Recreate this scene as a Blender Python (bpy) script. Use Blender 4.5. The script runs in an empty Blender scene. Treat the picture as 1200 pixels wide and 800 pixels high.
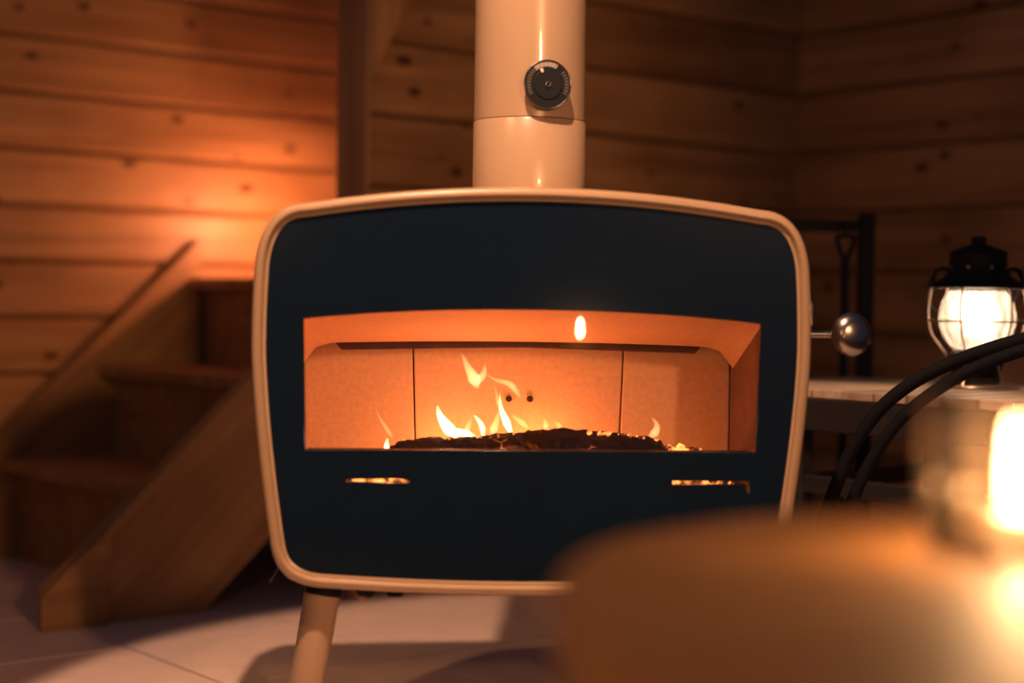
import bpy, bmesh, math, random
from mathutils import Vector, Matrix
random.seed(7)
S = bpy.context.scene
C = S.collection
R = math.radians
PI = math.pi

# ---------------------------------------------------------------- camera
cd = bpy.data.cameras.new('camera'); cam = bpy.data.objects.new('camera', cd); C.objects.link(cam)
cd.sensor_width = 36.0; cd.lens = 58.5; cd.clip_start = 0.02
EYE = 0.655
cam.matrix_world = Matrix.Translation((0, 0, EYE)) @ Matrix.Rotation(R(90 - 1.47), 4, 'X') @ Matrix.Rotation(R(0.75), 4, 'Z')
cd.dof.use_dof = True; cd.dof.focus_distance = 2.46; cd.dof.aperture_fstop = 1.55
S.camera = cam
# ---------------------------------------------------------------- world, lamps, exposure
w = bpy.data.worlds.new('night'); S.world = w; w.use_nodes = True
w.node_tree.nodes['Background'].inputs[0].default_value = (0.42, 0.58, 1.0, 1)
w.node_tree.nodes['Background'].inputs[1].default_value = 0.05
S.view_settings.view_transform = 'Standard'; S.view_settings.look = 'None'
S.view_settings.exposure = 0.0; S.view_settings.gamma = 1.0; S.view_settings.use_curve_mapping = False

def light(name, kind, loc, power, col, radius=0.03):
    d = bpy.data.lights.new(name, kind); d.energy = power; d.color = col
    d.shadow_soft_size = radius
    o = bpy.data.objects.new(name, d); C.objects.link(o); o.location = loc
    return o
# shaded pendant hanging from the ceiling above the frame, shining down
pend = light('overhead_spot', 'SPOT', (-0.10, 1.42, 2.25), 230, (1.0, 0.56, 0.34), 0.02)
pend.data.spot_size = R(44); pend.data.spot_blend = 0.12
pend.rotation_euler = (Vector((0.14, 2.44, 0)) - pend.location).to_track_quat('-Z', 'Y').to_euler()
floor_fill = light('overhead_spot', 'SPOT', (-0.95, 1.45, 2.20), 45, (1.0, 0.50, 0.22), 0.03)  # unseen spot added to lift the floor in the stove's shadow
floor_fill.data.spot_size = R(30); floor_fill.data.spot_blend = 0.3
floor_fill.rotation_euler = (Vector((0.10, 2.90, 0)) - floor_fill.location).to_track_quat('-Z', 'Y').to_euler()
# warm lamp on a sideboard behind the viewer
side = light('sideboard_lamp', 'SPOT', (1.50, -1.60, 1.60), 235, (1.0, 0.48, 0.20), 0.08)
side.data.spot_size = R(33); side.data.spot_blend = 0.6
side.rotation_euler = (Vector((-0.62, 3.2, 1.02)) - side.location).to_track_quat('-Z', 'Y').to_euler()
# unseen fill light added beside the viewer to brighten the table's left side
light('table_fill', 'POINT', (-0.45, 0.25, 0.98), 10, (1.0, 0.45, 0.15), 0.05)

# ---------------------------------------------------------------- room frame: u runs along the back wall, n runs into it
TH = R(39); CU, SU = math.cos(TH), math.sin(TH)
def UN(u, n, z=0.0): return Vector((CU*u - SU*n, SU*u + CU*n, z))

# ---------------------------------------------------------------- materials
MATS = {}
def nmat(name):
    m = bpy.data.materials.new(name); m.use_nodes = True
    nt = m.node_tree; b = nt.nodes['Principled BSDF']; MATS[name] = m
    return m, nt, b
def N(nt, t, **kw):
    n = nt.nodes.new(t)
    for k, v in kw.items(): setattr(n, k, v)
    return n
def ramp(nt, fac, stops):
    r = N(nt, 'ShaderNodeValToRGB'); e = r.color_ramp.elements
    while len(e) < len(stops): e.new(0.5)
    for i, (p, c) in enumerate(stops):
        e[i].position = p; e[i].color = (*c, 1) if len(c) == 3 else c
    nt.links.new(fac, r.inputs[0]); return r
def mixc(nt, fac, a, b, mode='MIX'):
    m = N(nt, 'ShaderNodeMix', data_type='RGBA', blend_type=mode)
    if hasattr(fac, 'is_linked'): nt.links.new(fac, m.inputs[0])
    else: m.inputs[0].default_value = fac
    for i, v in ((6, a), (7, b)):
        if hasattr(v, 'is_linked'): nt.links.new(v, m.inputs[i])
        else: m.inputs[i].default_value = (*v, 1)
    return m.outputs[2]
def wood(name, light_c, dark_c, rough=0.55, knots=True, grain=1.0, knot_scale=1.0, axis='X'):
    """Pine-like boards: stretched grain, sparse dark knots, one tint per board."""
    m, nt, b = nmat(name); L = nt.links.new
    tc = N(nt, 'ShaderNodeTexCoord'); oi = N(nt, 'ShaderNodeObjectInfo')
    off = N(nt, 'ShaderNodeVectorMath', operation='MULTIPLY'); L(oi.outputs['Random'], off.inputs[0]); off.inputs[1].default_value = (37.0, 19.0, 53.0)
    add = N(nt, 'ShaderNodeVectorMath', operation='ADD'); L(tc.outputs['Object'], add.inputs[0]); L(off.outputs[0], add.inputs[1])
    s1, s2 = (1.3*grain, 26*grain)
    mp = N(nt, 'ShaderNodeMapping'); L(add.outputs[0], mp.inputs[0])
    mp.inputs['Scale'].default_value = (s1, s2, s2) if axis == 'X' else (s2, s1, s2) if axis == 'Y' else (s2, s2, s1)
    no = N(nt, 'ShaderNodeTexNoise'); no.inputs['Scale'].default_value = 1.0; no.inputs['Detail'].default_value = 6; no.inputs['Distortion'].default_value = 0.7
    L(mp.outputs[0], no.inputs[0])
    r = ramp(nt, no.outputs[0], [(0.30, dark_c), (0.62, light_c)])
    col = r.outputs[0]
    big = N(nt, 'ShaderNodeTexNoise'); big.inputs['Scale'].default_value = 2.2; big.inputs['Detail'].default_value = 3; L(add.outputs[0], big.inputs[0])
    rb = ramp(nt, big.outputs[0], [(0.32, (0.62, 0.58, 0.54)), (0.62, (1, 1, 1))])
    col = mixc(nt, 1.0, col, rb.outputs[0], 'MULTIPLY')
    tint = ramp(nt, oi.outputs['Random'], [(0, (0.80, 0.77, 0.72)), (1, (1.0, 1.0, 1.0))])
    col = mixc(nt, 1.0, col, tint.outputs[0], 'MULTIPLY')
    if knots:
        mk = N(nt, 'ShaderNodeMapping'); L(add.outputs[0], mk.inputs[0])
        k = knot_scale
        mk.inputs['Scale'].default_value = (3.6*k, 6.5*k, 6.5*k) if axis == 'X' else (6.5*k, 3.6*k, 6.5*k) if axis == 'Y' else (6.5*k, 6.5*k, 3.6*k)
        dn = N(nt, 'ShaderNodeTexNoise'); dn.inputs['Scale'].default_value = 9; L(add.outputs[0], dn.inputs[0])
        da = N(nt, 'ShaderNodeVectorMath', operation='MULTIPLY_ADD'); L(dn.outputs['Color'], da.inputs[0]); da.inputs[1].default_value = (0.22, 0.22, 0.22); L(mk.outputs[0], da.inputs[2])
        vo = N(nt, 'ShaderNodeTexVoronoi'); vo.inputs['Scale'].default_value = 1.0; vo.inputs['Randomness'].default_value = 1.0
        L(da.outputs[0], vo.inputs[0])
        rk = ramp(nt, vo.outputs['Distance'], [(0.05, (0.16, 0.09, 0.06)), (0.11, (0.42, 0.33, 0.28)), (0.17, (1, 1, 1))])
        col = mixc(nt, 1.0, col, rk.outputs[0], 'MULTIPLY')
    L(col, b.inputs['Base Color'])
    b.inputs['Roughness'].default_value = rough
    bp = N(nt, 'ShaderNodeBump'); bp.inputs['Strength'].default_value = 0.12; bp.inputs['Distance'].default_value = 0.002
    L(no.outputs[0], bp.inputs['Height']); L(bp.outputs[0], b.inputs['Normal'])
    return m
def plain(name, col, rough=0.5, metal=0.0, noise=0.0, scale=40, spec=0.5, coat=0.0, bump=0.0):
    m, nt, b = nmat(name); L = nt.links.new
    b.inputs['Roughness'].default_value = rough; b.inputs['Metallic'].default_value = metal
    b.inputs['Specular IOR Level'].default_value = spec; b.inputs['Coat Weight'].default_value = coat
    tc = N(nt, 'ShaderNodeTexCoord'); no = N(nt, 'ShaderNodeTexNoise'); no.inputs['Scale'].default_value = scale; no.inputs['Detail'].default_value = 5
    L(tc.outputs['Object'], no.inputs[0])
    a = tuple(c*(1 - noise) for c in col); r = ramp(nt, no.outputs[0], [(0.3, a), (0.7, col)])
    L(r.outputs[0], b.inputs['Base Color'])
    if bump:
        bp = N(nt, 'ShaderNodeBump'); bp.inputs['Strength'].default_value = bump; bp.inputs['Distance'].default_value = 0.004
        L(no.outputs[0], bp.inputs['Height']); L(bp.outputs[0], b.inputs['Normal'])
    return m
def emit(name, col, strength):
    m = bpy.data.materials.new(name); m.use_nodes = True; nt = m.node_tree
    nt.nodes.remove(nt.nodes['Principled BSDF']); e = N(nt, 'ShaderNodeEmission')
    e.inputs[0].default_value = (*col, 1); e.inputs[1].default_value = strength
    nt.links.new(e.outputs[0], nt.nodes['Material Output'].inputs[0]); MATS[name] = m
    return m
def flame_gas(name, col, strength):
    """Glowing gas: an emissive volume, brightest where the tongue is thickest."""
    m = bpy.data.materials.new(name); m.use_nodes = True; nt = m.node_tree
    nt.nodes.remove(nt.nodes['Principled BSDF']); e = N(nt, 'ShaderNodeEmission')
    e.inputs[0].default_value = (*col, 1); e.inputs[1].default_value = strength
    nt.links.new(e.outputs[0], nt.nodes['Material Output'].inputs['Volume']); MATS[name] = m
    return m
def pane_glass(name, tint=(1, 1, 1), haze=0.0, haze_col=(1, 0.9, 0.8), ior=1.5):
    """Thin clear glass: passes light straight, mirrors by fresnel, with a little milky haze."""
    m = bpy.data.materials.new(name); m.use_nodes = True; nt = m.node_tree; L = nt.links.new
    nt.nodes.remove(nt.nodes['Principled BSDF'])
    t = N(nt, 'ShaderNodeBsdfTransparent'); t.inputs[0].default_value = (*tint, 1)
    g = N(nt, 'ShaderNodeBsdfGlossy'); g.inputs['Roughness'].default_value = 0.01
    f = N(nt, 'ShaderNodeFresnel'); f.inputs[0].default_value = ior
    base = t.outputs[0]
    if haze:
        tr = N(nt, 'ShaderNodeBsdfTranslucent'); tr.inputs[0].default_value = (*haze_col, 1)
        di = N(nt, 'ShaderNodeBsdfDiffuse'); di.inputs[0].default_value = (*haze_col, 1)
        hm = N(nt, 'ShaderNodeMixShader'); hm.inputs[0].default_value = 0.35; L(tr.outputs[0], hm.inputs[1]); L(di.outputs[0], hm.inputs[2])
        h2 = N(nt, 'ShaderNodeMixShader'); L(t.outputs[0], h2.inputs[1]); L(hm.outputs[0], h2.inputs[2])
        tc = N(nt, 'ShaderNodeTexCoord'); mp = N(nt, 'ShaderNodeMapping'); mp.inputs['Scale'].default_value = (60, 60, 9); L(tc.outputs['Object'], mp.inputs[0])
        no = N(nt, 'ShaderNodeTexNoise'); no.inputs['Scale'].default_value = 1.0; L(mp.outputs[0], no.inputs[0])
        r = ramp(nt, no.outputs[0], [(0.35, (haze*0.5,)*3), (0.65, (min(1, haze*1.4),)*3)]); L(r.outputs[0], h2.inputs[0])
        base = h2.outputs[0]
    mx = N(nt, 'ShaderNodeMixShader'); L(f.outputs[0], mx.inputs[0]); L(base, mx.inputs[1]); L(g.outputs[0], mx.inputs[2])
    L(mx.outputs[0], nt.nodes['Material Output'].inputs[0]); MATS[name] = m
    return m

wood('pine_wall', (0.62, 0.34, 0.15), (0.40, 0.20, 0.08), 0.5, knot_scale=1.75)
wood('pine_stair', (0.58, 0.32, 0.13), (0.36, 0.18, 0.07), 0.5, knots=False)
wood('pine_trim', (0.66, 0.36, 0.15), (0.46, 0.23, 0.085), 0.55, knots=False, axis='Z')
wood('table_wood', (0.50, 0.24, 0.075), (0.32, 0.14, 0.042), 0.58, knots=False)
wood('bench_wood', (0.55, 0.42, 0.32), (0.34, 0.24, 0.17), 0.6, knots=False)
wood('bench_dark', (0.020, 0.015, 0.014), (0.011, 0.009, 0.009), 0.6, knots=False, axis='Y')
plain('tile', (0.84, 0.64, 0.55), 0.38, noise=0.10, scale=14, bump=0.02)
plain('grout', (0.05, 0.035, 0.03), 0.9, noise=0.3)
plain('wall_core', (0.10, 0.055, 0.025), 0.9)
plain('enamel', (0.40, 0.26, 0.155), 0.30, noise=0.05, scale=9, coat=0.3)
plain('enamel_pipe', (0.43, 0.29, 0.185), 0.28, noise=0.06, scale=7, coat=0.4)
plain('stove_black', (0.005, 0.011, 0.022), 0.12, noise=0.1, spec=0.3)
plain('iron', (0.006, 0.007, 0.010), 0.6, noise=0.3, spec=0.15)
plain('black_paint', (0.008, 0.010, 0.014), 0.55, noise=0.1, spec=0.2)
plain('steel', (0.36, 0.31, 0.27), 0.24, metal=1.0)
plain('wire_metal', (0.40, 0.30, 0.24), 0.35, metal=0.9)
plain('rubber', (0.005, 0.005, 0.007), 0.8, spec=0.12)
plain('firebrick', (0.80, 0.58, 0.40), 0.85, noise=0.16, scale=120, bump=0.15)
plain('dark_brick', (0.20, 0.125, 0.085), 0.9, noise=0.3, scale=30)  # darker brick colour, right side panel only
plain('soot_iron', (0.10, 0.06, 0.045), 0.8, noise=0.4)
plain('seam_dark', (0.03, 0.018, 0.012), 0.9)
plain('dial_grey', (0.34, 0.29, 0.26), 0.4)
plain('dial_mark', (0.03, 0.028, 0.028), 0.5, spec=0.2)
plain('tick_grey', (0.16, 0.14, 0.13), 0.5)
plain('dial_white', (0.80, 0.72, 0.64), 0.4)
plain('wax', (0.85, 0.75, 0.6), 0.5)
plain('brass', (0.6, 0.38, 0.16), 0.3, metal=1.0)
pane_glass('stove_glass', (0.96, 0.94, 0.92))
pane_glass('clear_glass', (0.97, 0.95, 0.93), haze=0.025, haze_col=(1.0, 0.72, 0.5))
pane_glass('seeded_glass', (0.95, 0.93, 0.9), haze=0.38, haze_col=(1.0, 0.93, 0.86))
pane_glass('glint_frost', (0.9, 0.85, 0.8), haze=0.9, haze_col=(1.0, 0.85, 0.7))
emit('bulb_glow', (1.0, 0.72, 0.48), 32)
emit('candle_glow', (1.0, 0.56, 0.25), 600)
emit('tealight_glow', (1.0, 0.35, 0.16), 1850)
flame_gas('flame_hot', (1.0, 0.55, 0.24), 520)
flame_gas('flame_soft', (1.0, 0.45, 0.17), 95)
# charred log with glowing cracks
m, nt, b = nmat('char'); L = nt.links.new
tc = N(nt, 'ShaderNodeTexCoord'); vo = N(nt, 'ShaderNodeTexVoronoi', feature='DISTANCE_TO_EDGE'); vo.inputs['Scale'].default_value = 55; L(tc.outputs['Object'], vo.inputs[0])
no = N(nt, 'ShaderNodeTexNoise'); no.inputs['Scale'].default_value = 16; no.inputs['Detail'].default_value = 4; L(tc.outputs['Object'], no.inputs[0])
r1 = ramp(nt, vo.outputs['Distance'], [(0.0, (1, 1, 1)), (0.07, (0, 0, 0))]); r2 = ramp(nt, no.outputs[0], [(0.56, (0, 0, 0)), (0.68, (1, 1, 1))])
mu = mixc(nt, 1.0, r1.outputs[0], r2.outputs[0], 'MULTIPLY')
em = N(nt, 'ShaderNodeMath', operation='MULTIPLY'); L(mu, em.inputs[0]); em.inputs[1].default_value = 2.0
b.inputs['Base Color'].default_value = (0.022, 0.013, 0.010, 1); b.inputs['Roughness'].default_value = 0.9
b.inputs['Emission Color'].default_value = (1.0, 0.22, 0.05, 1); L(em.outputs[0], b.inputs['Emission Strength'])
# ember
m, nt, b = nmat('ember'); L = nt.links.new
tc = N(nt, 'ShaderNodeTexCoord'); no = N(nt, 'ShaderNodeTexNoise'); no.inputs['Scale'].default_value = 60; L(tc.outputs['Object'], no.inputs[0])
r1 = ramp(nt, no.outputs[0], [(0.42, (0.02, 0.004, 0.001)), (0.62, (1.0, 0.26, 0.055))]); L(r1.outputs[0], b.inputs['Emission Color']); b.inputs['Emission Strength'].default_value = 4.5
b.inputs['Base Color'].default_value = (0.05, 0.03, 0.02, 1); b.inputs['Roughness'].default_value = 0.95

# ---------------------------------------------------------------- mesh helpers
def box(bm, c, s, mtx=None):
    v = []
    for z in (-.5, .5):
        for y in (-.5, .5):
            for x in (-.5, .5):
                p = Vector((c[0]+x*s[0], c[1]+y*s[1], c[2]+z*s[2])); v.append(bm.verts.new(mtx @ p if mtx else p))
    fs = []
    for f in ((0,2,3,1),(4,5,7,6),(0,1,5,4),(2,6,7,3),(0,4,6,2),(1,3,7,5)): fs.append(bm.faces.new([v[i] for i in f]))
    return fs
def rings(bm, rs, close=True, cap0=True, cap1=True):
    """Loft between rings of equal point count."""
    vs = [[bm.verts.new(p) for p in r] for r in rs]; n = len(vs[0])
    for a, b_ in zip(vs[:-1], vs[1:]):
        for i in range(n if close else n-1):
            j = (i+1) % n; bm.faces.new((a[i], a[j], b_[j], b_[i]))
    if cap0: bm.faces.new(list(reversed(vs[0])))
    if cap1: bm.faces.new(vs[-1])
    return vs
def lathe(bm, prof, seg=32, c=(0,0,0), cap=True):
    rs = [[(c[0]+r*math.cos(2*PI*i/seg), c[1]+r*math.sin(2*PI*i/seg), c[2]+z) for i in range(seg)] for r, z in prof]
    rings(bm, rs, True, cap, cap)
def catmull(pts, k=8):
    P = [Vector(p) for p in pts]
    if len(P) < 3: return [P[0].lerp(P[1], i/k) for i in range(k+1)]
    Q = [2*P[0]-P[1]] + P + [2*P[-1]-P[-2]]; out = []
    for i in range(1, len(Q)-2):
        a, b_, c_, d = Q[i-1:i+3]
        for j in range(k):
            t = j/k; out.append(.5*((2*b_)+(c_-a)*t+(2*a-5*b_+4*c_-d)*t*t+(3*b_-a-3*c_+d)*t**3))
    out.append(P[-1]); return out
def tube(bm, pts, rad, seg=10, closed=False, squash=1.0, up=None):
    pts = [Vector(p) for p in pts]; n = len(pts); rs = []
    nrm = None
    for i, p in enumerate(pts):
        if closed: t = (pts[(i+1) % n]-pts[i-1]).normalized()
        else: t = (pts[min(i+1, n-1)]-pts[max(i-1, 0)]).normalized()
        if nrm is None:
            a = Vector(up) if up else (Vector((0,0,1)) if abs(t.z) < .9 else Vector((0,1,0)))
            nrm = (a - t*a.dot(t)).normalized()
        else: nrm = (nrm - t*nrm.dot(t)).normalized()
        bt = t.cross(nrm); r = rad[i] if isinstance(rad, (list, tuple)) else rad
        rs.append([p + nrm*math.cos(2*PI*k/seg)*r + bt*math.sin(2*PI*k/seg)*r*squash for k in range(seg)])
    if closed: rs.append(rs[0]); vs = rings(bm, rs, True, False, False); bmesh.ops.remove_doubles(bm, verts=bm.verts, dist=1e-6)
    else: rings(bm, rs)
def prism(bm, pts, f):
    """pts: 2D outline; f(p, k) -> 3D for side k = 0 / 1."""
    a = [bm.verts.new(f(p, 0)) for p in pts]; b_ = [bm.verts.new(f(p, 1)) for p in pts]; n = len(pts)
    for i in range(n): bm.faces.new((a[i], a[(i+1) % n], b_[(i+1) % n], b_[i]))
    bm.faces.new(list(reversed(a))); bm.faces.new(b_)
def obj(name, bm, mat, parent=None, smooth=False, bevel=0.0, loc=None, rotz=None):
    bmesh.ops.recalc_face_normals(bm, faces=bm.faces)
    me = bpy.data.meshes.new(name); bm.to_mesh(me); bm.free()
    o = bpy.data.objects.new(name, me); C.objects.link(o); me.materials.append(MATS[mat])
    if smooth:
        for p in me.polygons: p.use_smooth = True
        me.set_sharp_from_angle(angle=R(40))
    if bevel:
        md = o.modifiers.new('bevel', 'BEVEL'); md.width = bevel; md.segments = 2; md.limit_method = 'ANGLE'
    if parent: o.parent = parent
    if loc is not None: o.location = loc
    if rotz is not None: o.rotation_euler[2] = rotz
    return o
def tag(o, label, cat, group=None):
    o['label'] = label; o['category'] = cat
    if group: o['group'] = group
    return o
def struct(o, label=None, cat=None):
    o['kind'] = 'structure'
    if label: o['label'] = label
    if cat: o['category'] = cat
    return o
def thing(name, label, cat, loc=(0,0,0), rotz=0, group=None):
    o = bpy.data.objects.new(name, None); C.objects.link(o); o.location = loc; o.rotation_euler = (0, 0, rotz); o.empty_display_size = .05
    return tag(o, label, cat, group)
def piece(name, me, parent, loc, rot=(0,0,0)):
    o = bpy.data.objects.new(name, me); C.objects.link(o); o.parent = parent; o.location = loc; o.rotation_euler = rot
    return o

# ---------------------------------------------------------------- floor of square tiles laid along the walls
bm = bmesh.new(); box(bm, (1.6, 1.85, -.0235), (4.4, 4.7, .03))
floor = struct(obj('floor', bm, 'grout', rotz=TH), 'beige square tile floor with dark thin joints', 'floor')
T = .37
bm = bmesh.new(); box(bm, (0, 0, 0), (T-.006, T-.006, .010)); bmesh.ops.bevel(bm, geom=[e for e in bm.edges if all(v.co.z > 0 for v in e.verts)], offset=.0006, segments=1, affect='EDGES')
tm = bpy.data.meshes.new('tile'); bm.to_mesh(tm); bm.free(); tm.materials.append(MATS['tile'])
for i in range(-4, 6):
    for j in range(-6, 6):
        piece('tile', tm, floor, (1.385+T*(i+.5), 2.46+T*(j+.5), -.005 + random.uniform(-.0006, 0)), (0, 0, random.choice((0, PI/2, PI, -PI/2))))

# ---------------------------------------------------------------- boarded walls
def plank_mesh(name, length, h, mat):
    """One board, length along x, face towards -y, chamfered long edges."""
    g = .0030; c = .008; t = .02; hh = h/2 - g
    prof = [(t, -hh), (c, -hh), (0, -hh+c), (0, hh-c), (c, hh), (t, hh)]
    bm = bmesh.new(); prism(bm, prof, lambda p, k: (length*k, p[0], p[1]))
    bmesh.ops.recalc_face_normals(bm, faces=bm.faces)
    me = bpy.data.meshes.new(name); bm.to_mesh(me); bm.free(); me.materials.append(MATS[mat]); return me
def wall(name, origin, ang, length, h, z0, ztop, label, split=None):
    bm = bmesh.new(); box(bm, (length/2, .0245, ztop/2), (length, .009, ztop))
    o = struct(obj(name, bm, 'wall_core', loc=origin, rotz=ang), label, 'wall')
    me = plank_mesh('plank', length, h, 'pine_wall'); z = z0 + h/2
    while z - h/2 < ztop:
        piece('plank', me, o, (0, 0, z)); z += h
    return o
wl = wall('wall_left', UN(0.3, 3.978), TH, 3.1, .14, .032-.14, 2.5, 'orange pine board wall behind the staircase')
NB, UC = 3.05, 3.46
wall('wall_back', UN(1.999, NB), TH, UC-1.999+.02, .161, .093-.161, 2.5, 'pine board wall behind the stove pipe')
wall('wall_right', UN(UC, NB+.04), TH-PI/2, 3.2, .161, .093-.161, 2.5, 'dark pine board wall behind the glowing lantern')
# post at the open end of the back wall and the sloping boarding on it
bm = bmesh.new(); box(bm, (.007, .057, 1.25), (.014, .114, 2.5))
struct(obj('trim_1', bm, 'pine_trim', bevel=.003, loc=UN(1.994, 2.968), rotz=TH), 'upright pine post at the end of the back wall', 'post')
bm = bmesh.new(); prism(bm, [(.012, 1.110), (.125, 1.31), (.70, 2.23), (.70, 2.5), (.012, 2.5)], lambda p, k: (p[0], .004+.076*k, p[1]))
struct(obj('trim_2', bm, 'pine_trim', bevel=.003, loc=UN(1.994, 2.968), rotz=TH), 'sloping pine boarding beside the upright post', 'trim')

# ---------------------------------------------------------------- staircase climbing along the left wall
st = thing('staircase', 'pine staircase climbing along the board wall left of the stove', 'stairs', UN(1.6, 3.06), TH)
SL = .90
def zt(t): return .325 + SL*t
def stringer(y0, y1, t0, t1, d, name, mat='pine_stair'):
    bm = bmesh.new(); tb = (d - .325)/SL
    pts = [(t0, 0), (t0, max(.01, zt(t0))), (t1, zt(t1)), (t1, zt(t1)-d), (tb, 0)]
    prism(bm, pts, lambda p, k: (p[0], y0 if k == 0 else y1, p[1]))
    M_ = Matrix.Rotation(-math.atan(SL), 4, 'Y'); bmesh.ops.transform(bm, matrix=M_.inverted(), verts=bm.verts)
    o = obj(name, bm, mat, st, bevel=.003); o.rotation_euler = M_.to_euler(); return o
stringer(.0, .04, -.275, .375, .385, 'stringer')
stringer(.885, .915, -.275, .53, .385, 'stringer')
bm = bmesh.new(); prism(bm, [(-.290, 0), (-.290, zt(-.290)+.002), (-.146, zt(-.146)), (-.146, 0)], lambda p, k: (p[0], -.012+.012*k, p[1]))
obj('stringer_foot', bm, 'pine_stair', st, bevel=.002)
for k in range(3):
    t = .005 + .255*k; z = .25 + .225*k; L_ = .31 if k < 2 else .95
    y0, y1 = (.04, .885) if k < 2 else (.12, .885)
    if k < 2: bm = bmesh.new(); box(bm, (t+.135, (y0+y1)/2, z-.016), (.31, y1-y0, .032)); obj('tread', bm, 'pine_stair', st, bevel=.006)
    else: bm = bmesh.new(); box(bm, (t-.02+.475, (y0+.912)/2, z-.016), (.95, .912-y0, .032)); obj('landing', bm, 'pine_stair', st, bevel=.006)
    h = .225-.032 if k else .218
    bm = bmesh.new(); box(bm, (t+.035, (y0+y1)/2, z-.032-h/2), (.018, y1-y0, h)); obj('riser', bm, 'pine_stair', st)
# pillar candle on the stair landing, hidden behind the stove, that lights the board wall
tl = thing('pillar_candle', 'lit pillar candle on the stair landing behind the stove', 'candle', UN(2.29, 3.735, .70), TH)
bm = bmesh.new(); lathe(bm, [(.024, 0), (.026, .002), (.026, .112), (.022, .116), (.004, .112)], 24); obj('wax', bm, 'wax', tl, True)
bm = bmesh.new(); tube(bm, [(0, 0, .112), (0, 0, .120)], .001, 6); obj('wick', bm, 'rubber', tl)
bm = bmesh.new(); lathe(bm, [(.001, .117), (.007, .126), (.0085, .136), (.005, .152), (.0006, .166)], 12); obj('flame', bm, 'tealight_glow', tl, True)

# ---------------------------------------------------------------- stove
SX, SY = .030, 2.19
stove = thing('wood_stove', 'cream wood stove with rounded frame and black glass front, fire burning', 'stove', (SX, SY, 0), R(4))
def bez(p0, p1, p2, k=9):
    return [tuple((1-t)**2*a + 2*t*(1-t)*b_ + t*t*c_ for a, b_, c_ in zip(p0, p1, p2)) for t in [i/k for i in range(k+1)]]
def tv_outline(k=10):
    """Old television outline (x, z), symmetric: arched top, bulging sides that narrow downwards."""
    top = lambda x: .802 - .036*(x/.36)**2
    bot = lambda x: .2625 + .014*(x/.33)**2
    def side(z):
        if z > .59: return .3705 - .010*((z-.59)/.18)**2
        return .3705 - .036*((.59-z)/.315)**1.5
    P = []
    for i in range(25): x = -.300 + .600*i/24; P.append((x, top(x)))
    c = (.366, .776); P += bez((.300, top(.300)), (.357, .775), (side(.700), .700), 12)[1:]
    for i in range(1, 21): z = .700 - (.700-.330)*i/20; P.append((side(z), z))
    P += bez((side(.330), .330), (.336, .276), (.275, bot(.275)), 12)[1:]
    for i in range(1, 25): x = .275 - .55*i/24; P.append((x, bot(x)))
    P += bez((-.275, bot(-.275)), (-.336, .276), (-side(.330), .330), 12)[1:]
    for i in range(1, 21): z = .330 + (.700-.330)*i/20; P.append((-side(z), z))
    P += bez((-side(.700), .700), (-.357, .775), (-.300, top(.300)), 12)[1:-1]
    return P
def inset(P, d):
    n = len(P); out = []
    for i in range(n):
        a, b_ = P[i-1], P[(i+1) % n]; tx, tz = b_[0]-a[0], b_[1]-a[1]; l = math.hypot(tx, tz)
        out.append((P[i][0] + d*tz/l, P[i][1] - d*tx/l))   # clockwise outline: inward is to the right
    return out
OUT = tv_outline()
# check direction: first point is top-left, second further right -> inward is downwards
def ring_at(d, y): return [(x, y, z) for x, z in inset(OUT, d)]
bm = bmesh.new()
rings(bm, [ring_at(.0155, .020), ring_at(.0150, .006), ring_at(.0135, .001), ring_at(.010, -.003), ring_at(.005, -.0025), ring_at(.0015, .001), ring_at(0, .006), ring_at(0, .03), ring_at(.003, .20), ring_at(.012, .34), ring_at(.03, .385), ring_at(.06, .395)], True, False, True)
obj('body_shell', bm, 'enamel', stove, True)
# thin inner rim between shell and glass
bm = bmesh.new(); rings(bm, [ring_at(.0150, .006), ring_at(.0150, .003), ring_at(.0185, .004), ring_at(.0190, .009)], True, False, False)
obj('door_rim', bm, 'enamel', stove, True)
# black door plate with window opening and two air slots
def plate(name, outlines, y0, y1, mat, parent, bev=.0012):
    cu = bpy.data.curves.new(name, 'CURVE'); cu.dimensions = '2D'; cu.fill_mode = 'BOTH'; cu.extrude = (y1-y0)/2 - bev; cu.bevel_depth = bev; cu.bevel_resolution = 1; cu.offset = -bev
    for pts in outlines:
        s = cu.splines.new('POLY'); s.points.add(len(pts)-1); s.use_cyclic_u = True
        for q, p in zip(s.points, pts): q.co = (p[0], p[1], 0, 1)
    tmp = bpy.data.objects.new(name+'_tmp', cu); C.objects.link(tmp)
    dg = bpy.context.evaluated_depsgraph_get(); me = bpy.data.meshes.new_from_object(tmp.evaluated_get(dg))
    bpy.data.objects.remove(tmp); bpy.data.curves.remove(cu)
    for v in me.vertices: v.co = (v.co.x, (y0+y1)/2 - v.co.z, v.co.y)
    me.name = name; me.materials.clear(); me.materials.append(MATS[mat])
    o = bpy.data.objects.new(name, me); C.objects.link(o); o.parent = parent; return o
def win_top(x): return .6405 - .0150*(abs(x)/.303)**2.2
WIN = [(-.3030+.606*i/30, win_top(-.3030+.606*i/30)) for i in range(31)] + [(.2985, .4545), (-.2985, .4545)]
SLOT_L = [(-.245, .4150), (-.18, .4165), (-.1625, .4145), (-.1625, .4110), (-.19, .4110), (-.245, .4128)]
SLOT_R = [(.187, .4155), (.2905, .4155), (.2905, .4000), (.2865, .4000), (.2850, .4115), (.187, .4105)]
door = plate('door', [inset(OUT, .0175), WIN, SLOT_L, SLOT_R], .0045, .016, 'stove_black', stove)
bm = bmesh.new(); box(bm, (0, 0, 0), (.616, .004, .190)); pane = obj('window_pane', bm, 'stove_glass', door, loc=(0, .0205, .5475)); pane.rotation_euler = (R(1.0), 0, 0)
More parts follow.
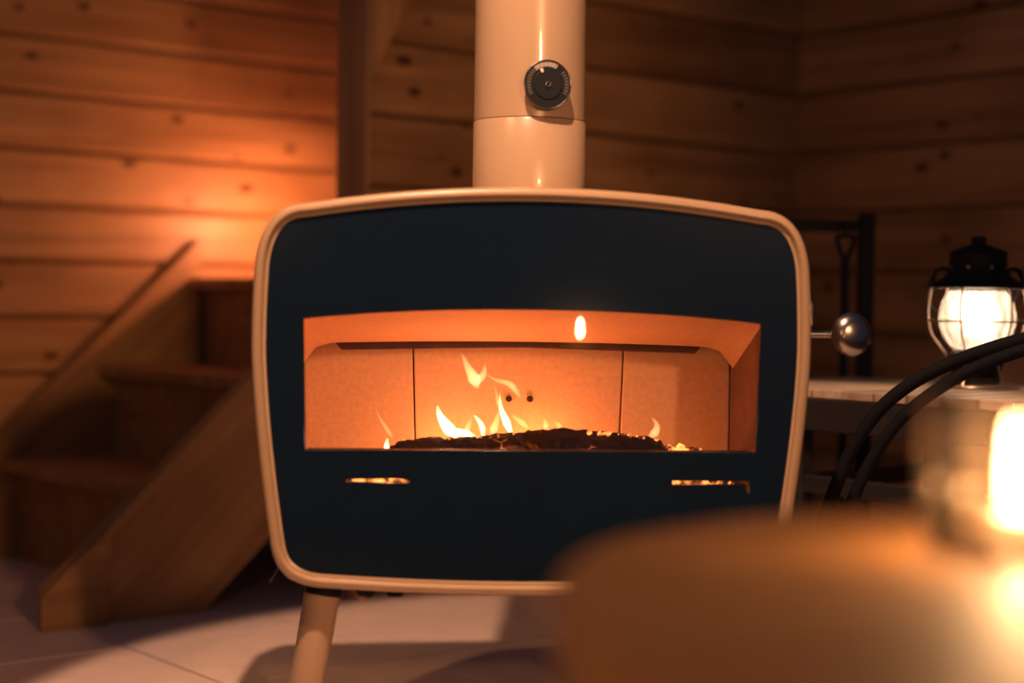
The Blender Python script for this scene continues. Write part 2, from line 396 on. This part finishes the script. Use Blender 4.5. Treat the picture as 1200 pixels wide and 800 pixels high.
# firebox lining
def slab(name, pts, y0, y1, mat='firebrick', bev=.002):
    bm = bmesh.new(); prism(bm, pts, lambda p, k: (p[0], y0+(y1-y0)*k, p[1])); return obj(name, bm, mat, stove, bevel=bev)
for a0, a1, b0, b1 in ((-.318, -.1585, -.318, -.1515), (-.1565, .1565, -.1495, .1495), (.1585, .318, .1515, .318)):
    slab('fireback_panel', [(b0, .385), (b1, .385), (a1, .600), (a0, .600)], .283, .30)
bm = bmesh.new(); box(bm, (0, .305, .51), (.65, .006, .28)); obj('fireback_core', bm, 'seam_dark', stove)
for x in (-.0142, .0175):
    bm = bmesh.new(); lathe(bm, [(.0046, -.001), (.0046, .004)], 16); o = obj('fixing_hole', bm, 'seam_dark', stove, loc=(x, .2815, .5065)); o.rotation_euler = (R(90), 0, 0)
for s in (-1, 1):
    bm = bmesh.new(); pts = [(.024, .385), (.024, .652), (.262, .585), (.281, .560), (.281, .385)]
    prism(bm, pts, lambda p, k: (s*(.318+.012*k), p[0], p[1])); obj('side_panel', bm, 'firebrick' if s < 0 else 'dark_brick', stove, bevel=.002)
# sloping baffle with curved lower rear corners
bm = bmesh.new(); rs = []
for i in range(33):
    x = -.318 + .636*i/32; e = max(0, (abs(x)-.270)/.048); crown = .006*(1-(x/.318)**2)
    zb = .586 + crown - .030*(1-math.sqrt(max(0, 1-min(1, e)**2)))
    zf = .640 + crown
    rs.append([(x, .024, zf+.0), (x, .262, zb), (x, .262, zb+.014), (x, .024, zf+.022)])
rings(bm, rs); obj('baffle', bm, 'firebrick', stove, True)
bm = bmesh.new(); prism(bm, [(-.275, .592), (-.262, .577), (0, .583), (.262, .577), (.275, .592), (.27, .62), (-.27, .62)], lambda p, k: (p[0], .266+.012*k, p[1])); obj('slot_bar', bm, 'soot_iron', stove, bevel=.002)  # dark bar across the gap between baffle and fireback
bm = bmesh.new(); box(bm, (0, .155, .383), (.640, .27, .02)); obj('firebox_floor', bm, 'soot_iron', stove)
bm = bmesh.new(); box(bm, (0, .155, .668), (.64, .27, .01)); obj('firebox_roof', bm, 'soot_iron', stove)
bm = bmesh.new(); box(bm, (0, .052, .442), (.600, .010, .014)); box(bm, (0, .045, .449), (.60, .03, .006)); obj('log_guard', bm, 'iron', stove, bevel=.002)
# flue collar, handle, hinge pins, legs, underside brackets
bm = bmesh.new(); lathe(bm, [(.086, .770), (.090, .790), (.090, .800), (.083, .803)], 40, (.005, .20, 0)); obj('flue_collar', bm, 'enamel', stove, True)
h = bpy.data.objects.new('door_handle', None)
bm = bmesh.new(); tube(bm, [(.362, .055, .612), (.420, .058, .612)], .0055, 12); hd = obj('door_handle', bm, 'steel', stove, True); hd['label'] = 'polished steel door handle'
bm = bmesh.new()
prof = [(.002, -.013), (.014, -.012), (.022, -.008), (.0255, 0), (.022, .008), (.014, .012), (.002, .013)]
lathe(bm, [(a*1.2, b_*1.3) for a, b_ in prof], 32); k = obj('knob', bm, 'steel', hd, True, loc=(.440, .058, .612)); k.rotation_euler = (R(90), 0, R(12))
bpy.data.objects.remove(h)
bm = bmesh.new(); lathe(bm, [(.003, 0), (.003, .03)], 12); obj('hinge_pin', bm, 'steel', stove, True, loc=(.3735, .02, .625))
for s in (-1, 1):
    for yt, xt, yb, xb in ((.055, .272, .020, .318), (.33, .280, .375, .326)):
        bm = bmesh.new(); tp = Vector((s*xt, yt, .285)); bt = Vector((s*xb, yb, .0)); ax = bt-tp
        tube(bm, [tp, tp+ax*.3, tp+ax*.7, bt], [.0235, .0235, .0225, .020], 20); lg = obj('leg', bm, 'enamel', stove, True)
        bm = bmesh.new(); tube(bm, [tp-ax*.02, tp+ax*.105], .0245, 20); obj('leg_collar', bm, 'iron', lg, True)
for x in (-.218, -.178):
    bm = bmesh.new(); prism(bm, [(x-.016, .268), (x+.016, .268), (x+.006, .2585), (x-.010, .2585)], lambda p, k: (p[0], .02+.03*k, p[1])); obj('bracket', bm, 'iron', stove)
bm = bmesh.new(); tube(bm, [(-.335, .05, .292), (-.347, .048, .272)], .0012, 6); obj('air_lever', bm, 'steel', stove, True)

# ---------------------------------------------------------------- flue pipe and thermometer
PX, PY = SX + .005*math.cos(R(4)) - .20*math.sin(R(4)), SY + .20*math.cos(R(4)) + .005*math.sin(R(4))
flue = thing('flue_pipe', 'cream enamelled flue pipe rising from the top of the stove', 'stove pipe', (PX, PY, .795))
ZS = .112
bm = bmesh.new(); lathe(bm, [(.0805, .005), (.0805, ZS-.0012), (.0795, ZS)], 64); obj('lower_section', bm, 'enamel_pipe', flue, True)
bm = bmesh.new(); lathe(bm, [(.0785, ZS), (.0797, ZS+.0012), (.0797, 1.60)], 64); obj('upper_section', bm, 'enamel_pipe', flue, True)
bm = bmesh.new(); lathe(bm, [(.0795, ZS-.0015), (.0795, ZS+.0015)], 64); obj('joint', bm, 'seam_dark', flue, True)
ta = R(15)
th = thing('pipe_thermometer', 'round black magnetic thermometer stuck on the flue pipe', 'thermometer', (PX + .0815*math.sin(ta), PY - .0815*math.cos(ta), .951), ta)
def disc(name, prof, mat, parent, y=0, loc=(0,0,0), seg=48):
    bm = bmesh.new(); rs = [[(r*math.cos(2*PI*i/seg), -d, r*math.sin(2*PI*i/seg)) for i in range(seg)] for r, d in prof]
    rings(bm, rs); return obj(name, bm, mat, parent, True, loc=loc)
disc('magnet', [(.012, -.003), (.012, .006)], 'iron', th)
dial = disc('dial', [(.0325, .004), (.0335, .006), (.0335, .0085), (.0325, .0095)], 'black_paint', th)
bm = bmesh.new(); tube(bm, [(.0332*math.cos(2*PI*i/48), -.0095, .0332*math.sin(2*PI*i/48)) for i in range(48)], .0009, 8, True); obj('bezel', bm, 'steel', th, True)
def arc_band(name, r0, r1, a0, a1, mat, parent, y=-.0098, t=.0005):
    bm = bmesh.new(); n = 20; P = [(r1*math.cos(a0+(a1-a0)*i/n), r1*math.sin(a0+(a1-a0)*i/n)) for i in range(n+1)] + [(r0*math.cos(a1-(a1-a0)*i/n), r0*math.sin(a1-(a1-a0)*i/n)) for i in range(n+1)]
    prism(bm, P, lambda p, k: (p[0], y-t*k, p[1])); return obj(name, bm, mat, parent)
sc = arc_band('scale_band', .0245, .0305, R(62), R(132), 'dial_grey', dial)
arc_band('scale_band', .0240, .0305, R(136), R(212), 'dial_mark', dial)
arc_band('scale_band', .0240, .0305, R(-28), R(40), 'dial_mark', dial)
def ticks(r0, r1, a0, a1, n, mat, wdt):
    for i in range(n):
        a = a0+(a1-a0)*i/(n-1); d = Vector((math.cos(a), math.sin(a))); q = Vector((-d.y, d.x))*wdt
        bm = bmesh.new(); P = [d*r0-q, d*r1-q, d*r1+q, d*r0+q]; prism(bm, [tuple(p) for p in P], lambda p, k: (p[0], -.0101-.0004*k, p[1])); obj('tick', bm, mat, dial)
ticks(.0250, .0300, R(140), R(210), 9, 'tick_grey', .0004)
ticks(.0250, .0300, R(-26), R(38), 8, 'tick_grey', .0004)
ticks(.0255, .0295, R(66), R(128), 6, 'iron', .0003)
ticks(.0155, .0180, R(20), R(160), 7, 'dial_mark', .0009)
disc('inner_disc', [(.0205, .0096), (.0205, .0106), (.0198, .0112)], 'black_paint', th)
bm = bmesh.new(); d = Vector((math.cos(R(116)), math.sin(R(116)))); q = Vector((-d.y, d.x))
prism(bm, [tuple(d*.0175), tuple(d*.0185+q*.0013), tuple(d*.0232+q*.0022), tuple(d*.0232-q*.0022), tuple(d*.0185-q*.0013)], lambda p, k: (p[0], -.0112-.0008*k, p[1])); obj('pointer', bm, 'dial_white', th)
bm = bmesh.new(); tube(bm, [(.0030*math.cos(2*PI*i/24), -.0125, .0030*math.sin(2*PI*i/24)) for i in range(24)], .0009, 8, True); obj('hub', bm, 'steel', th, True)

# ---------------------------------------------------------------- fire: log, embers, flames (stove-local coordinates turned into the room)
SM = Matrix.Translation((SX, SY, 0)) @ Matrix.Rotation(R(4), 4, 'Z')
bm = bmesh.new(); topz = [(-.19, .452), (-.14, .459), (-.068, .461), (.004, .470), (.052, .473), (.125, .468), (.19, .461), (.203, .450)]
def tz(x):
    for (a, za), (b_, zb) in zip(topz[:-1], topz[1:]):
        if x <= b_: f = (x-a)/(b_-a); return za+(zb-za)*f
    return topz[-1][1]
rs = []; rnd = random.Random(3)
for i in range(61):
    x = -.19 + .393*i/60; zt_ = tz(x); zb = .396; e = 1.0 if 1 < i < 59 else .82
    cz, rz = (zt_+zb)/2, (zt_-zb)/2*e; ring = []
    for kk in range(22):
        a = 2*PI*kk/22; j = 1 + rnd.uniform(-.07, .07)
        ring.append((x + rnd.uniform(-.002, .002), .150 + .040*j*math.cos(a)*e, cz + rz*math.sin(a)*(j if math.sin(a) < .6 else 1+rnd.uniform(-.09, .05))))
    rs.append(ring)
rings(bm, rs); lo = obj('firewood_log', bm, 'char', smooth=False); lo.matrix_world = SM.copy(); tag(lo, 'charred glowing log lying across the firebox', 'log')
eb = bmesh.new(); rnd = random.Random(5)
def lump(bm, c, r):
    mtx = Matrix.Translation(c) @ Matrix.Rotation(rnd.uniform(0, 6), 4, Vector((rnd.random(), rnd.random(), rnd.random()+.1)).normalized()) @ Matrix.Diagonal((r*rnd.uniform(.7, 1.4), r*rnd.uniform(.7, 1.2), r*rnd.uniform(.6, 1), 1))
    bmesh.ops.create_icosphere(bm, subdivisions=1, radius=1, matrix=mtx)
for i in range(260):
    x = rnd.uniform(-.285, .285); y = rnd.choice((rnd.uniform(.075, .105), rnd.uniform(.20, .265))); lump(eb, (x, y, .401+rnd.uniform(0, .010)), rnd.uniform(.006, .011))
for i in range(70): lump(eb, (rnd.uniform(.212, .250), rnd.uniform(.13, .20), .404+rnd.uniform(0, .038)), rnd.uniform(.004, .009))
for i in range(34):
    x = rnd.choice((rnd.uniform(.09, .175), rnd.uniform(-.18, .19))); lump(eb, (x, rnd.uniform(.122, .150), tz(x)-.001), rnd.uniform(.0015, .0034))
em = obj('ember_bed', eb, 'ember'); em.matrix_world = SM.copy(); tag(em, 'glowing orange embers heaped around the log', 'embers'); em['kind'] = 'stuff'
fire = thing('fire', 'yellow and orange flames licking up from the charred log', 'fire', SM @ Vector((0, .17, .42)), R(4))
def flame(pts, rad, mat, y=.17, sq=.7):
    P = catmull([(x, y-.17, z-.42) for x, z in pts], 6); n = len(P)
    rad *= 1.25 if mat == 'flame_hot' else 1.1
    rr = [max(.0004, rad*f) for f in [(lambda t: (t/.28)**.6 if t < .28 else (1-(t-.28)/.72)**.8)((i+.15)/(n-.7)) for i in range(n)]]
    bm = bmesh.new(); tube(bm, P, rr, 12, squash=sq, up=(0, 1, 0)); return obj('flame', bm, mat, fire, True)
flame([(-.093,.455),(-.108,.472),(-.1186,.488),(-.1234,.5036)], .0105, 'flame_hot')
flame([(-.066,.457),(-.085,.463),(-.103,.469),(-.115,.480)], .0075, 'flame_hot', .175)
flame([(-.057,.455),(-.0592,.473),(-.0665,.485),(-.0726,.490)], .0050, 'flame_hot')
flame([(-.082,.456),(-.0786,.473),(-.0726,.487)], .0070, 'flame_soft', .18)
flame([(-.016,.460),(-.0254,.482),(-.0326,.500),(-.035,.5217)], .0068, 'flame_hot')
flame([(-.046,.458),(-.0387,.479),(-.0338,.500)], .0085, 'flame_soft', .18)
flame([(.0085,.470),(-.0036,.480),(-.0133,.487),(-.0193,.493)], .0060, 'flame_soft')
flame([(-.0641,.526),(-.0714,.542),(-.0798,.557),(-.0895,.578)], .0125, 'flame_soft', .19)
flame([(-.0714,.531),(-.0568,.546),(-.0544,.564)], .0085, 'flame_soft', .20)
flame([(-.0024,.512),(-.0181,.532),(-.0399,.539),(-.0568,.549)], .0065, 'flame_soft', .19)
flame([(-.035,.497),(-.0375,.516),(-.0423,.536)], .0040, 'flame_soft', .19)
flame([(-.1839,.454),(-.1936,.469),(-.2045,.486),(-.2117,.505)], .0042, 'flame_soft')
flame([(-.1936,.436),(-.1936,.448),(-.1924,.457)], .0050, 'flame_hot')
flame([(.178,.458),(.1889,.468),(.1901,.479),(.1816,.490)], .0085, 'flame_soft')
flame([(.0303,.470),(.0315,.478),(.0279,.487)], .0065, 'flame_soft')
flame([(.0545,.470),(.0485,.478),(.0424,.483)], .0050, 'flame_soft')
# light thrown by the fire itself
for x, y, z, p in ((-.15, .095, .424, .24), (-.02, .095, .424, .44), (-.10, .225, .430, .62), (.03, .225, .430, .85)):
    light('fire_light', 'POINT', SM @ Vector((x, y, z)), p, (1.0, .215, .058), .012)

# ---------------------------------------------------------------- slatted bench by the right wall
U0, U1, N0, N1, BZ = 2.16, 2.60, .80, 2.13, .510
bench = thing('slatted_bench', 'low dark bench with pale wooden slats under the lantern', 'bench', UN((U0+U1)/2, (N0+N1)/2), TH)
bl, bw_ = N1-N0, U1-U0
bm = bmesh.new(); box(bm, (0, 0, 0), (bw_, .062, .016)); bmesh.ops.bevel(bm, geom=bm.edges[:], offset=.002, segments=1, affect='EDGES')
sm_ = bpy.data.meshes.new('slat'); bm.to_mesh(sm_); bm.free(); sm_.materials.append(MATS['bench_wood'])
ns = 20
for i in range(ns): piece('slat', sm_, bench, (random.uniform(-.003, .003), -bl/2 + (i+.5)*bl/ns, BZ-.008 + random.uniform(-.0012, .0008)))
for x in (-bw_/2+.012, bw_/2-.012):
    bm = bmesh.new(); box(bm, (x, 0, BZ-.016-.028), (.024, bl, .056)); obj('rail', bm, 'bench_dark', bench, bevel=.003)
for x in (-bw_/2+.03, bw_/2-.03):
    for y in (-bl/2+.05, bl/2-.22):
        bm = bmesh.new(); box(bm, (x, y, (BZ-.072)/2), (.032, .032, BZ-.072)); obj('leg', bm, 'bench_dark', bench, bevel=.003)
for y in (-bl/2+.05, bl/2-.22):
    bm = bmesh.new(); box(bm, (0, y, .345), (bw_-.09, .022, .03)); obj('stretcher', bm, 'bench_dark', bench, bevel=.002)
bm = bmesh.new(); box(bm, (-bw_/2+.03, 0, .345), (.02, bl-.3, .03)); obj('stretcher', bm, 'bench_dark', bench, bevel=.002)

# ---------------------------------------------------------------- railroad lantern on the bench
LP = Vector((.806, 2.885, BZ+.0005))
lan = thing('railroad_lantern', 'black railroad lantern with wire cage and bright white globe on the bench', 'lantern', LP, R(-4))
bm = bmesh.new(); tube(bm, [(.070*math.cos(2*PI*i/48), .070*math.sin(2*PI*i/48), .0035) for i in range(48)], .0030, 8, True); obj('base_ring', bm, 'wire_metal', lan, True)
bm = bmesh.new(); lathe(bm, [(.030, .006), (.040, .008), (.042, .030), (.047, .050), (.047, .058), (.040, .066), (.030, .070), (.030, .074)], 36); obj('fount', bm, 'black_paint', lan, True)
bm = bmesh.new(); prof = [(.033, .066), (.044, .072), (.057, .088), (.0645, .110), (.0655, .128), (.060, .150), (.050, .166), (.046, .174)]
lathe(bm, prof, 48, cap=False); gl = obj('globe', bm, 'seeded_glass', lan, True)
bm = bmesh.new(); lathe(bm, [(.004, .112), (.022, .114), (.027, .120), (.028, .136), (.027, .154), (.023, .160), (.004, .162)], 28); obj('bulb', bm, 'bulb_glow', lan, True)
bm = bmesh.new(); lathe(bm, [(.012, .070), (.012, .086)], 20); obj('burner', bm, 'brass', lan, True)
hood = bmesh.new(); lathe(hood, [(.046, .166), (.048, .172), (.078, .172), (.083, .1735), (.083, .1765), (.072, .184), (.056, .193), (.050, .202), (.0485, .226), (.049, .233), (.046, .237), (.020, .247), (.012, .249), (.0125, .254), (.0125, .260), (.009, .263)], 44); hood = obj('hood', hood, 'black_paint', lan, True)
for i in range(8):
    a = 2*PI*i/8 + .25; bm = bmesh.new(); lathe(bm, [(.0035, -.001), (.0035, .0012)], 10); o = obj('vent_hole', bm, 'wire_metal', hood, loc=(.0495*math.cos(a), .0495*math.sin(a), .209)); o.rotation_euler = (0, R(90), a)
for zr, rr in ((.116, .0835),):
    bm = bmesh.new(); tube(bm, [(rr*math.cos(2*PI*i/56), rr*math.sin(2*PI*i/56), zr) for i in range(56)], .0016, 6, True); obj('guard_ring', bm, 'wire_metal', lan, True)
for i in range(6):
    a = 2*PI*i/6 + .0; prof = [(.079, .173), (.083, .150), (.084, .122), (.077, .092), (.060, .068), (.052, .054), (.058, .030), (.069, .004)]
    bm = bmesh.new(); tube(bm, catmull([(r*math.cos(a), r*math.sin(a), z) for r, z in prof], 5), .0021, 8); obj('guard_wire', bm, 'wire_metal', lan, True)
for s in (-1, 1):
    bm = bmesh.new(); tube(bm, catmull([(s*.049, 0, .205), (s*.062, 0, .207), (s*.071, 0, .203), (s*.075, 0, .192), (s*.075, 0, .178)], 5), .0030, 8); obj('ear', bm, 'black_paint', hood, True)
bm = bmesh.new(); tube(bm, catmull([(-.066, .004, .206), (-.078, .018, .185), (-.074, .060, .150), (-.045, .088, .128), (0, .098, .118), (.045, .088, .128), (.074, .060, .150), (.078, .018, .185), (.066, .004, .206)], 6), .0020, 8); obj('bail_handle', bm, 'black_paint', lan, True)

# ---------------------------------------------------------------- fire tool stand behind the bench
TP = Vector((.720, 3.40, 0))
ts = thing('fire_tool_stand', 'black iron fire tool stand between stove and lantern', 'tool stand', TP, R(4))
bm = bmesh.new(); box(bm, (0, 0, .42), (.030, .030, .835)); obj('post', bm, 'iron', ts, bevel=.003)
bm = bmesh.new(); box(bm, (-.130, 0, .812), (.232, .022, .024)); obj('crossbar', bm, 'iron', ts, bevel=.003)
bm = bmesh.new(); box(bm, (-.262, 0, .42), (.030, .030, .835)); obj('post', bm, 'iron', ts, bevel=.003)
bm = bmesh.new(); box(bm, (-.131, 0, .012), (.34, .20, .024)); obj('base', bm, 'iron', ts, bevel=.003)
bm = bmesh.new(); tube(bm, [(-.051, -.008, .812), (-.051, -.034, .806), (-.051, -.034, .792)], .003, 8); obj('hook', bm, 'iron', ts, True)
fk = thing('hearth_fork', 'black forked hearth tool hanging from the tool stand', 'fire tool', TP + Vector((-.049, -.036, .0)), R(4))
bm = bmesh.new(); tube(bm, catmull([(-.018, 0, .792), (-.015, 0, .772), (-.006, 0, .748), (0, 0, .735)], 5), .0055, 8); tube(bm, catmull([(.018, 0, .792), (.015, 0, .772), (.006, 0, .748), (0, 0, .735)], 5), .0055, 8); tube(bm, [(-.018, 0, .790), (.018, 0, .790)], .005, 8); obj('loop_handle', bm, 'iron', fk, True)
bm = bmesh.new(); tube(bm, [(0, 0, .745), (0, 0, .70), (0, 0, .24)], .0085, 10); obj('shaft', bm, 'iron', fk, True)
bm = bmesh.new(); box(bm, (0, 0, .185), (.075, .008, .12)); obj('blade', bm, 'iron', fk, bevel=.003)

# ---------------------------------------------------------------- two black hoses arching in front of the bench
for name, lab, pts, rad in (
    ('hose', 'upper black hose arching in front of the lantern and bench', [(.415, 2.50, .011), (.440, 2.50, .20), (.487, 2.49, .375), (.530, 2.47, .475), (.585, 2.45, .535), (.660, 2.43, .577), (.760, 2.40, .612), (.90, 2.36, .645), (1.00, 2.15, .56), (1.03, 2.05, .30), (1.04, 2.00, .011)], .0105),
    ('hose', 'lower black hose running under its twin before the bench', [(.435, 2.46, .010), (.460, 2.46, .20), (.506, 2.45, .365), (.551, 2.43, .463), (.604, 2.41, .522), (.675, 2.39, .568), (.770, 2.36, .604), (.905, 2.32, .630), (1.01, 2.08, .54), (1.05, 1.98, .28), (1.06, 1.94, .010)], .0095)):
    bm = bmesh.new(); tube(bm, catmull(pts, 8), rad, 12); tag(obj(name, bm, 'rubber', smooth=True), lab, 'hose')

# ---------------------------------------------------------------- foreground table with candle glass
TZ = .505
tab = thing('coffee_table', 'wooden coffee table with rounded corners in the blurred foreground', 'table', (.46, .80, 0), 0)
def rrect(x0, x1, y0, y1, r, k=14):
    P = []
    for cx, cy, a0 in ((x1-r, y1-r, 0), (x0+r, y1-r, 90), (x0+r, y0+r, 180), (x1-r, y0+r, 270)):
        for i in range(k+1): a = R(a0+90*i/k); P.append((cx+r*math.cos(a), cy+r*math.sin(a)))
    return P
bm = bmesh.new(); P0 = rrect(-.435, .435, -.44, .44, .36); P1 = rrect(-.431, .431, -.436, .436, .356)
rings(bm, [[(x, y, TZ-.030) for x, y in P1], [(x, y, TZ-.026) for x, y in P0], [(x, y, TZ-.004) for x, y in P0], [(x, y, TZ) for x, y in P1]]); obj('tabletop', bm, 'table_wood', tab, True)
for sx in (-1, 1):
    for sy in (-1, 1):
        bm = bmesh.new(); tube(bm, [(sx*.24, sy*.24, TZ-.03), (sx*.27, sy*.27, .0)], [.022, .015], 16); obj('leg', bm, 'table_wood', tab, True)
CP = Vector((.308, 1.0, TZ))
jar = thing('candle_glass', 'wide clear glass candle jar glowing on the foreground table', 'candle jar', CP)
bm = bmesh.new(); lathe(bm, [(.050, .001), (.054, .003), (.0575, .015), (.0590, .040), (.0590, .075), (.0560, .090), (.0575, .093), (.0555, .0935), (.0540, .090), (.0568, .075), (.0568, .040), (.0555, .015), (.050, .007), (.004, .006)], 56); obj('glass', bm, 'clear_glass', jar, True)
cnd = thing('candle', 'lit stub candle inside the clear glass jar', 'candle', CP + Vector((.004, 0, .0075)))
bm = bmesh.new(); lathe(bm, [(.020, 0), (.021, .002), (.021, .017), (.018, .0185), (.003, .0175)], 32); obj('wax', bm, 'wax', cnd, True)
bm = bmesh.new(); tube(bm, [(0, 0, .017), (.0005, 0, .0245)], .0009, 6); obj('wick', bm, 'rubber', cnd)
bm = bmesh.new(); lathe(bm, [(.0015, .021), (.0052, .028), (.0062, .036), (.0048, .047), (.0022, .057), (.0004, .064)], 16); obj('flame', bm, 'candle_glow', cnd, True)

for a, z, rr in ((199, .044, .0045), (221, .041, .0045), (246, .014, .0060)):  # dots added on the jar to stand in for glints of candlelight
    a = R(a); bm = bmesh.new(); lathe(bm, [(rr*.3, 0), (rr, .0002), (rr*.8, .0012), (rr*.3, .0016)], 14)
    o = obj('glint_dot', bm, 'glint_frost', jar, True, loc=(.0592*math.cos(a), .0592*math.sin(a), z)); o.rotation_euler = (0, R(90), a)
